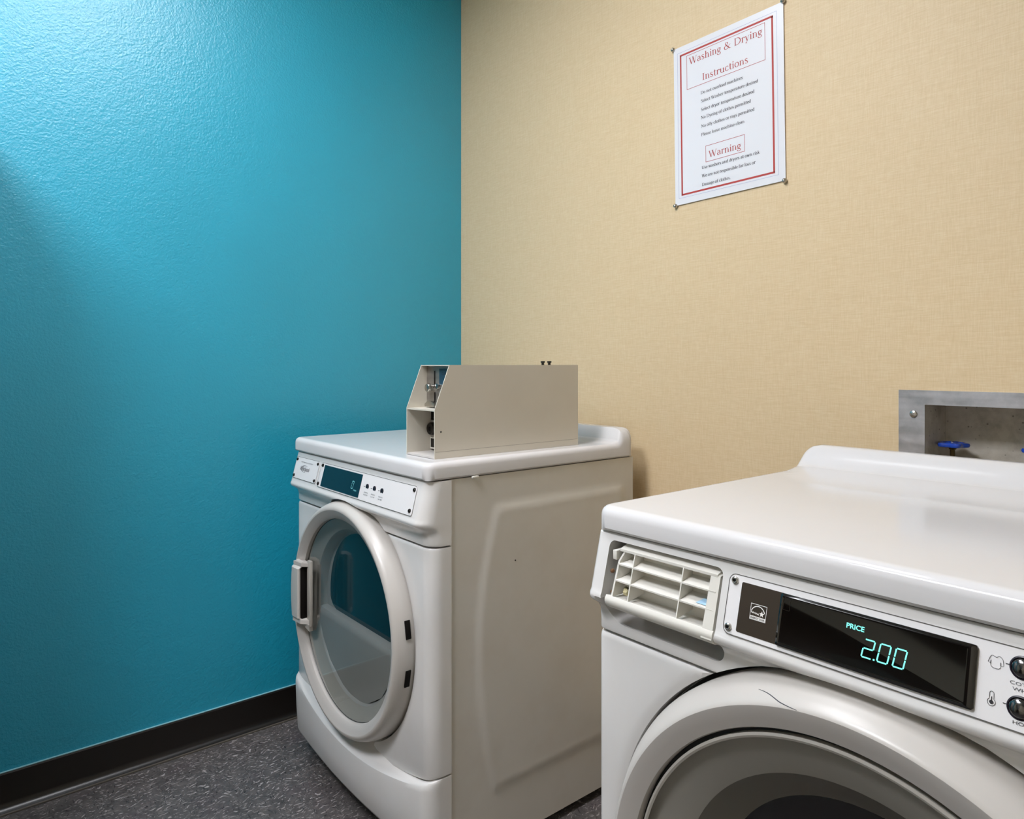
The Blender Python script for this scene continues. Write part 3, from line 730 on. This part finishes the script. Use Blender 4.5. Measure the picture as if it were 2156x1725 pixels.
prints('residue', [[(0.172, 0), (0.188, 0), (0.191, 1), (0.176, 1)]], lambda x, k: (x, yf(gz0 + 0.0215) + 0.004 + 0.012 * k, gz0 + 0.0226 + 0.0016 + 0.0034 * k), 'bluemark', dw)
for z_ in (0.789, 0.7605): MB().lathe([(0.0001, -0.004), (0.0025, -0.003), (0.003, 0)], (PX0 + 0.011, -0.010, z_), 'y', 10).build('broken_clip', 'spot', dw)
MB().box(PX0 + 0.002, PX1 - 0.002, 0.0345, 0.0365, PZ0 + 0.002, PZ1 - 0.002).build('cavity_shade', 'dark', dw)  # dark sheet painted as the shade at the back of the pocket
# lower scoop back
# control plate
cpz = console_plate(Wm, 'control_plate', 0.216, 0.705, 0.7612, 0.8263, 0.008)
Wcp = Wm.cp
for x, z in ((0.2235, 0.8195), (0.2225, 0.7685), (0.698, 0.8195), (0.698, 0.7685)):
    sc_ = screw('screw', Wcp(0.001)(x, z), 0.0046, cpz)
    mb = MB().lathe([(0.0001, -0.0034), (0.0019, -0.0034)], (0, 0, 0), 'y', 6)
    mb.map(lambda a, b, c: (a + x, b + Wcp(0.001)(x, z)[1], c + Wcp(0.001)(x, z)[2] + 0.0008)); mb.build('screw_socket', 'dark', cpz)
MB().prism([Wcp(0.001)(x, z) for x, z in rrect(0.2325, 0.300, 0.7663, 0.8198, 0.002)], (0, -0.0005, 0.00012)).build('dark_label', 'label', cpz)
# energy label: square frame, arc, script, star and caption
EN = Wcp(0.0020); ex0, ex1, ez0, ez1 = 0.2474, 0.2665, 0.7842, 0.8005
ep = outline2([(ex0, ez0), (ex1, ez0), (ex1, ez1), (ex0, ez1)], 0.0007)
ep += [[(ex0, ez0), (ex1, ez0), (ex1, ez0 + 0.0038), (ex0, ez0 + 0.0038)]]
ep += stroke2(arc((ex0 + ex1) / 2 - 0.0004, ez0 + 0.0062, 0.0084, 18, 165, 16), 0.0009)
ep += stroke2([(ex0 + 0.001 + 0.0019 * i * 0.5, ez0 + 0.0072 + (0.0009 if i % 2 else -0.0005) - 0.0001 * i) for i in range(11)], 0.0010)
star = []
for i in range(10):
    a = PI / 2 + i * PI / 5; r_ = 0.0033 if i % 2 == 0 else 0.0014; star.append((ex1 - 0.0052 + r_ * math.cos(a), ez0 + 0.0074 + r_ * math.sin(a)))
ep += [[(ex1 - 0.0052, ez0 + 0.0074), star[i], star[(i + 1) % 10]] for i in range(10)]
prints('energy_label', ep, EN, 'inkw', cpz)
prints('energy_caption', sans('ENERGY STAR', ex0 + 0.0012, ez0 + 0.0010, 0.0019, ex1 - ex0 - 0.0024, bold=0.02), Wcp(0.0022), 'label', cpz)
# raised glossy display window
mbw = MB()
o1 = rrect(0.2815, 0.4680, 0.7663, 0.8198, 0.0025); o2 = rrect(0.2840, 0.4630, 0.7686, 0.8172, 0.0018); o3 = rrect(0.2855, 0.4605, 0.7700, 0.8158, 0.0012)
mbw.grid([[Wcp(0.001)(x, z) for x, z in o1], [Wcp(0.0036)(x, z) for x, z in o1], [Wcp(0.0052)(x, z) for x, z in o2], [Wcp(0.0046)(x, z) for x, z in o3]], True)
n_ = len(o1); mbw.f.append(tuple(3 * n_ + i for i in range(n_)))
disp = mbw.build('display_window', 'display', cpz)
prints('display_word', sans('PRICE', 0.3545, 0.8040, 0.0046, 0.0175, bold=0.02), Wcp(0.0050), 'cyan', cpz)
dg_ = []
for ch, x in (('2', 0.3715), ('0', 0.3862), ('0', 0.4005)): dg_ += seg7(ch, x, 0.7818, 0.0095, 0.0165, 0.14, 0.0013)
dg_ += [rrect(0.3826, 0.3843, 0.7812, 0.7828, 0.0004, 2)]
prints('display_digits', dg_, Wcp(0.0050), 'cyan', cpz)
prints('window_notch', outline2([(0.2862, 0.8035), (0.2935, 0.8035), (0.2935, 0.8150), (0.2862, 0.8150)], 0.0003), Wcp(0.0049), 'label', cpz)
# soil / temperature icons, buttons, captions
def icon_row(px, suffix):
    b = []
    shirt = [(0.4759, 0.8093), (0.4766, 0.8120), (0.4778, 0.8147), (0.4792, 0.8153), (0.4806, 0.8146), (0.4819, 0.8142), (0.4832, 0.8152), (0.4843, 0.8156), (0.4856, 0.8148), (0.4866, 0.8137), (0.4872, 0.8110), (0.4875, 0.8085), (0.4854, 0.8082), (0.4853, 0.8066), (0.4842, 0.8054), (0.4825, 0.8051), (0.4800, 0.8053), (0.4782, 0.8063), (0.4777, 0.8085)]
    return shirt
prints('shirt_icon', outline2(icon_row(0, 0), 0.00035) + stroke2([(0.4777, 0.8085), (0.4779, 0.8112)], 0.0005) + stroke2([(0.4853, 0.8082), (0.4851, 0.8108)], 0.0005), Wcp(0.0016), 'inkb', cpz)
th_o = arc(0.4805, 0.7848, 0.0016, 0, 180, 8) + arc(0.4805, 0.7778, 0.0030, 125, 415, 14)
prints('thermometer_icon', outline2(th_o, 0.0004) + [arc(0.4805, 0.7778, 0.0016, 0, 345, 14)] + stroke2([(0.4805, 0.778), (0.4805, 0.7822)], 0.0007), Wcp(0.0016), 'inkb', cpz)
for bz, words in ((0.8117, (('COTTON', 0.0, 0.0242), ('WHITES', 0.002, 0.021))), (0.7802, (('HOT', 0.004, 0.0115),))):
    bx_ = 0.5010
    mb = MB().lathe([(0.0096, 0.001), (0.0096, -0.0008), (0.0086, -0.0012), (0.0078, -0.0002)], (0, 0, 0), 'y', 32)
    mb.map(lambda a, b, c: (a + bx_, b + Wcp(0.001)(0, bz)[1] + c * SL * 0.9, c + bz)); mb.build('button_ring', 'btnring', cpz)
    mb = MB().lathe([(0.0078, 0.0), (0.0074, -0.0022), (0.0060, -0.0034), (0.0035, -0.0042), (0.0001, -0.0045)], (0, 0, 0), 'y', 32)
    mb.map(lambda a, b, c: (a + bx_, b + Wcp(0.001)(0, bz)[1] + c * SL * 0.9, c + bz)); mb.build('button', 'button', cpz)
    prints('button_dash', stroke2([(bx_ - 0.0122, bz - 0.0002), (bx_ - 0.0093, bz - 0.0002)], 0.0007), Wcp(0.0016), 'inkb', cpz)
    for k, (tx, dx, wd) in enumerate(words):
        prints('button_text', sans(tx, 0.4927 + dx, bz - 0.0147 - 0.0045 * k if len(words) > 1 else bz - 0.0135, 0.0026, wd), Wcp(0.0016), 'ink', cpz)
# door
cx, cz = Wm.door
door = MB().lathe([(0.30, 0.02), (0.3215, 0.02), (0.3215, -0.004), (0.3195, -0.010), (0.315, -0.018), (0.308, -0.029), (0.303, -0.0375), (0.300, -0.0400), (0.298, -0.0408)], (cx, 0, cz), 'y', 144).build('door', 'ringw', wash)
MB().lathe([(0.298, -0.0408), (0.294, -0.0402), (0.283, -0.0365), (0.2735, -0.033), (0.272, -0.030), (0.272, -0.018)], (cx, 0, cz), 'y', 144).build('inner_rim', 'ringg', door)
MB().lathe([(0.272, -0.022), (0.2665, -0.0225)], (cx, 0, cz), 'y', 144).build('window_seal', 'gasket', door)
MB().lathe([(0.2672, -0.020), (0.2668, -0.029), (0.2640, -0.0302), (0.2615, -0.0290)], (cx, 0, cz), 'y', 144).build('window_rim', 'liner', door)
MB().lathe([(0.0001, -0.030), (0.15, -0.0298), (0.262, -0.0285)], (cx, 0, cz), 'y', 96).build('window_glass', 'washglass', door)
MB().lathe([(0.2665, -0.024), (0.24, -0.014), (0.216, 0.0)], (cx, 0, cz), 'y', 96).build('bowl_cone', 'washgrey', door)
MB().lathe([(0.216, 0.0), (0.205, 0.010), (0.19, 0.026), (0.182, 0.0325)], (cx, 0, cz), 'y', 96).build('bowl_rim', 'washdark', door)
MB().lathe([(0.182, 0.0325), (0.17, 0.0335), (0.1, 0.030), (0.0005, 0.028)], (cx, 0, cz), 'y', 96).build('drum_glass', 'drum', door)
# scratch across the door ring
RP = [(0.3195, -0.010), (0.315, -0.018), (0.308, -0.029), (0.303, -0.0375), (0.300, -0.0400), (0.298, -0.0408), (0.290, -0.0402)]
def ring_y(r):
    for (r0, y0), (r1, y1) in zip(RP, RP[1:]):
        if r0 >= r >= r1: return y0 + (y1 - y0) * (r0 - r) / (r0 - r1)
    return -0.0408
sp = []
for i in range(25):
    u = i / 24; ang = math.radians(108.5 - 9.5 * u); r_ = 0.3100 - 0.0115 * u + 0.0005 * math.sin(7 * u)
    sp.append((cx + r_ * math.cos(ang), ring_y(r_) - 0.0003, cz + r_ * math.sin(ang)))
MB().tube(sp, [0.0002 + 0.00035 * math.sin(PI * i / 24) for i in range(25)], 6).build('scratch', 'ink', door, label='thin dark scratch across the white door ring')

# ---------------------------------------------------------------- notice on the back wall
sg = thing('notice', 'white laundry instruction notice with red border pinned to wallpaper', 'sign', (-1.1075, YB - 0.0022, 1.4772), rot=(0, -math.radians(0.85), 0))
SWd, SH = 0.3005, 0.402
rows = []
for j in range(9):
    v = j / 8
    rows.append([(SWd * i / 8, -0.0015 - 0.006 * max(0, (i / 8 - 0.8) / 0.2) ** 2 * (0.3 + 0.7 * abs(2 * v - 1)) * 0, SH * v) for i in range(9)])
mb = MB().grid(rows); mb.grid([[(x, y + 0.0009, z) for x, y, z in r] for r in rows])
MB().box(0, SWd, -0.0013, 0, 0, SH).build('sheet', 'paperw', sg)
sp_ = lambda e: (lambda x, z: (x, -0.0013 - e, z))
def dsh(x, z): return x - 0.0185 * z
def frame2(x0, x1, z0, z1, wd): return stroke2([(x0 - wd / 2, z0), (x1 + wd / 2, z0)], wd) + stroke2([(x0 - wd / 2, z1), (x1 + wd / 2, z1)], wd) + stroke2([(x0, z0), (x0, z1)], wd) + stroke2([(x1, z0), (x1, z1)], wd)
prints('outer_line', frame2(0.0118, 0.2842, 0.0163, 0.3872, 0.0007), sp_(0.0002), 'bluel', sg)
prints('red_border', frame2(0.0216, 0.2735, 0.0240, 0.3790, 0.0045), sp_(0.0002), 'red', sg)
prints('heading_box', frame2(0.0400, 0.2550, 0.2868, 0.3720, 0.0011), sp_(0.0002), 'redl', sg)
prints('heading', serif('Washing & Drying', 0.0465, 0.2495, 0.3475, 0.0170), sp_(0.0003), 'redl', sg)
prints('heading', serif('Instructions', 0.0845, 0.2125, 0.2955, 0.0165), sp_(0.0003), 'redl', sg)
for tx, x1, z in (('Do not overload machines', 0.1975, 0.2620), ('Select Washer temperature desired', 0.2367, 0.2412), ('Select dryer temperature desired', 0.2272, 0.2200), ('No Dyeing of clothes permitted', 0.2178, 0.2000), ('No oily clothes or rags permitted', 0.2267, 0.1785), ('Please leave machine clean', 0.2002, 0.1575),
                  ('Use washers and dryers at own risk', 0.2384, 0.0755), ('We are not responsible for loss or', 0.2273, 0.0550), ('Damage of clothes.', 0.1617, 0.0337)):
    tl = serif(tx, 0.0805, x1, z, 0.0076)
    prints('text_line', tl + [[(a + 0.00022, b) for a, b in p] for p in tl], sp_(0.0003), 'inkb', sg)
prints('warning_box', frame2(0.0930, 0.1998, 0.0907, 0.1300, 0.0011), sp_(0.0002), 'redl', sg)
prints('warning_heading', serif('Warning', 0.1005, 0.1915, 0.0998, 0.0160), sp_(0.0003), 'redl', sg)
for x, z in ((-0.001, 0.4025), (0.3005, 0.4025), (0.001, -0.0005), (0.2985, -0.0005)):
    MB().lathe([(0.0001, -0.0072), (0.0030, -0.0064), (0.0050, -0.0040), (0.0055, -0.0015), (0.0055, 0.0)], (x, -0.0013, z), 'y', 20).build('pin', 'chrome', sg)

# ---------------------------------------------------------------- valve box and valves
vb = thing('valve_box', 'galvanised recessed washer valve box in the wallpapered wall', 'valve box', ((BX0 + BX1) / 2, YB, BZ0))
wd2 = (BX1 - BX0) / 2; hh = BZ1 - BZ0; rim = 0.047; rimz = 0.0275
fr_pts = [((-wd2 - rim, wd2 + rim), (hh, hh + rimz)), ((-wd2 - rim, wd2 + rim), (-rimz, 0)), ((-wd2 - rim, -wd2), (0, hh)), ((wd2, wd2 + rim), (0, hh))]
fl = MB()
xs = [-wd2 - rim, -wd2, wd2, wd2 + rim]; zs = [-rimz, 0, hh, hh + rimz]
for y, flip in ((-0.0022, 0), (-0.0001, 1)):
    for i in range(3):
        for j in range(3):
            if (i, j) != (1, 1): fl.poly([(xs[i], y, zs[j]), (xs[i + 1], y, zs[j]), (xs[i + 1], y, zs[j + 1]), (xs[i], y, zs[j + 1])])
for a, b in (((xs[0], zs[0]), (xs[3], zs[0])), ((xs[3], zs[0]), (xs[3], zs[3])), ((xs[3], zs[3]), (xs[0], zs[3])), ((xs[0], zs[3]), (xs[0], zs[0])), ((xs[1], zs[1]), (xs[2], zs[1])), ((xs[2], zs[1]), (xs[2], zs[2])), ((xs[2], zs[2]), (xs[1], zs[2])), ((xs[1], zs[2]), (xs[1], zs[1]))):
    fl.poly([(a[0], -0.0022, a[1]), (b[0], -0.0022, b[1]), (b[0], -0.0001, b[1]), (a[0], -0.0001, a[1])])
fl.build('flange', 'galv', vb)
bi = MB()
dp = 0.105
bi.poly([(-wd2, dp, 0), (wd2, dp, 0), (wd2, dp, hh), (-wd2, dp, hh)])
bi.poly([(-wd2, -0.0001, 0), (-wd2, dp, 0), (-wd2, dp, hh), (-wd2, -0.0001, hh)])
bi.poly([(wd2, -0.0001, 0), (wd2, dp, 0), (wd2, dp, hh), (wd2, -0.0001, hh)])
bi.poly([(-wd2, -0.0001, hh), (-wd2, dp, hh), (wd2, dp, hh), (wd2, -0.0001, hh)])
bi.poly([(-wd2, -0.0001, 0), (-wd2, dp, 0), (wd2, dp, 0), (wd2, -0.0001, 0)])
bi.build('recess', 'boxin', vb)
for x, z in ((-wd2 - rim * 0.42, hh - 0.019), (wd2 + rim * 0.42, hh - 0.019), (-wd2 - rim * 0.42, 0.02), (wd2 + rim * 0.42, 0.02)):
    MB().lathe([(0.0001, -0.0038), (0.003, -0.0036), (0.0062, -0.0022), (0.0075, 0)], (x, -0.0022, z), 'y', 20).build('screw', 'chrome', vb)
def valve(x, lab, rot):
    v = thing('water_valve', lab, 'valve', (x, YB + 0.058, BZ0), 'valves in the wall box')
    MB().lathe([(0.011, 0), (0.011, 0.03), (0.017, 0.032), (0.017, 0.052), (0.012, 0.056), (0.010, 0.075)], (0, 0, 0), 'z', 20, True, True).build('body', 'brass', v)
    MB().tube([(0, 0, 0.04), (0, -0.03, 0.04), (0, -0.04, 0.035), (0, -0.045, 0.02)], [0.010, 0.011, 0.012, 0.012], 12).build('spout', 'brass', v)
    MB().lathe([(0.0045, 0.07), (0.0045, 0.105), (0.0065, 0.106), (0.0065, 0.109)], (0, 0, 0), 'z', 14, True, True).build('stem', 'brass', v)
    rows = []; n = 60
    for k, (rr, zz_) in enumerate(((0.2, 0.1105), (0.72, 0.1095), (0.95, 0.111), (1.0, 0.1145), (0.95, 0.118), (0.72, 0.1195), (0.45, 0.116), (0.30, 0.117), (0.2, 0.1185), (0.001, 0.1185))):
        row = []
        for i in range(n):
            a = 2 * PI * i / n + rot; R_ = 0.0255 + 0.0035 * math.cos(5 * (a - rot)); R_ = R_ * rr if rr > 0.6 else 0.0275 * rr
            row.append((R_ * math.cos(a), R_ * math.sin(a), zz_))
        rows.append(row)
    mb = MB().grid(rows, True); mb.f.append(tuple(range(n)))
    mb.build('handwheel', 'bluev', v, 50, label='glossy blue lobed handwheel')
    MB().lathe([(0.0035, 0.1183), (0.0035, 0.1215), (0.0001, 0.122)], (0, 0, 0), 'z', 6, True).build('wheel_screw', 'chrome', v)
valve(-0.4960, 'blue wheel water valve nearer the left side of the wall box', 0.3)
valve(-0.3560, 'blue wheel water valve further right, partly cut by the photo edge', 0.7)
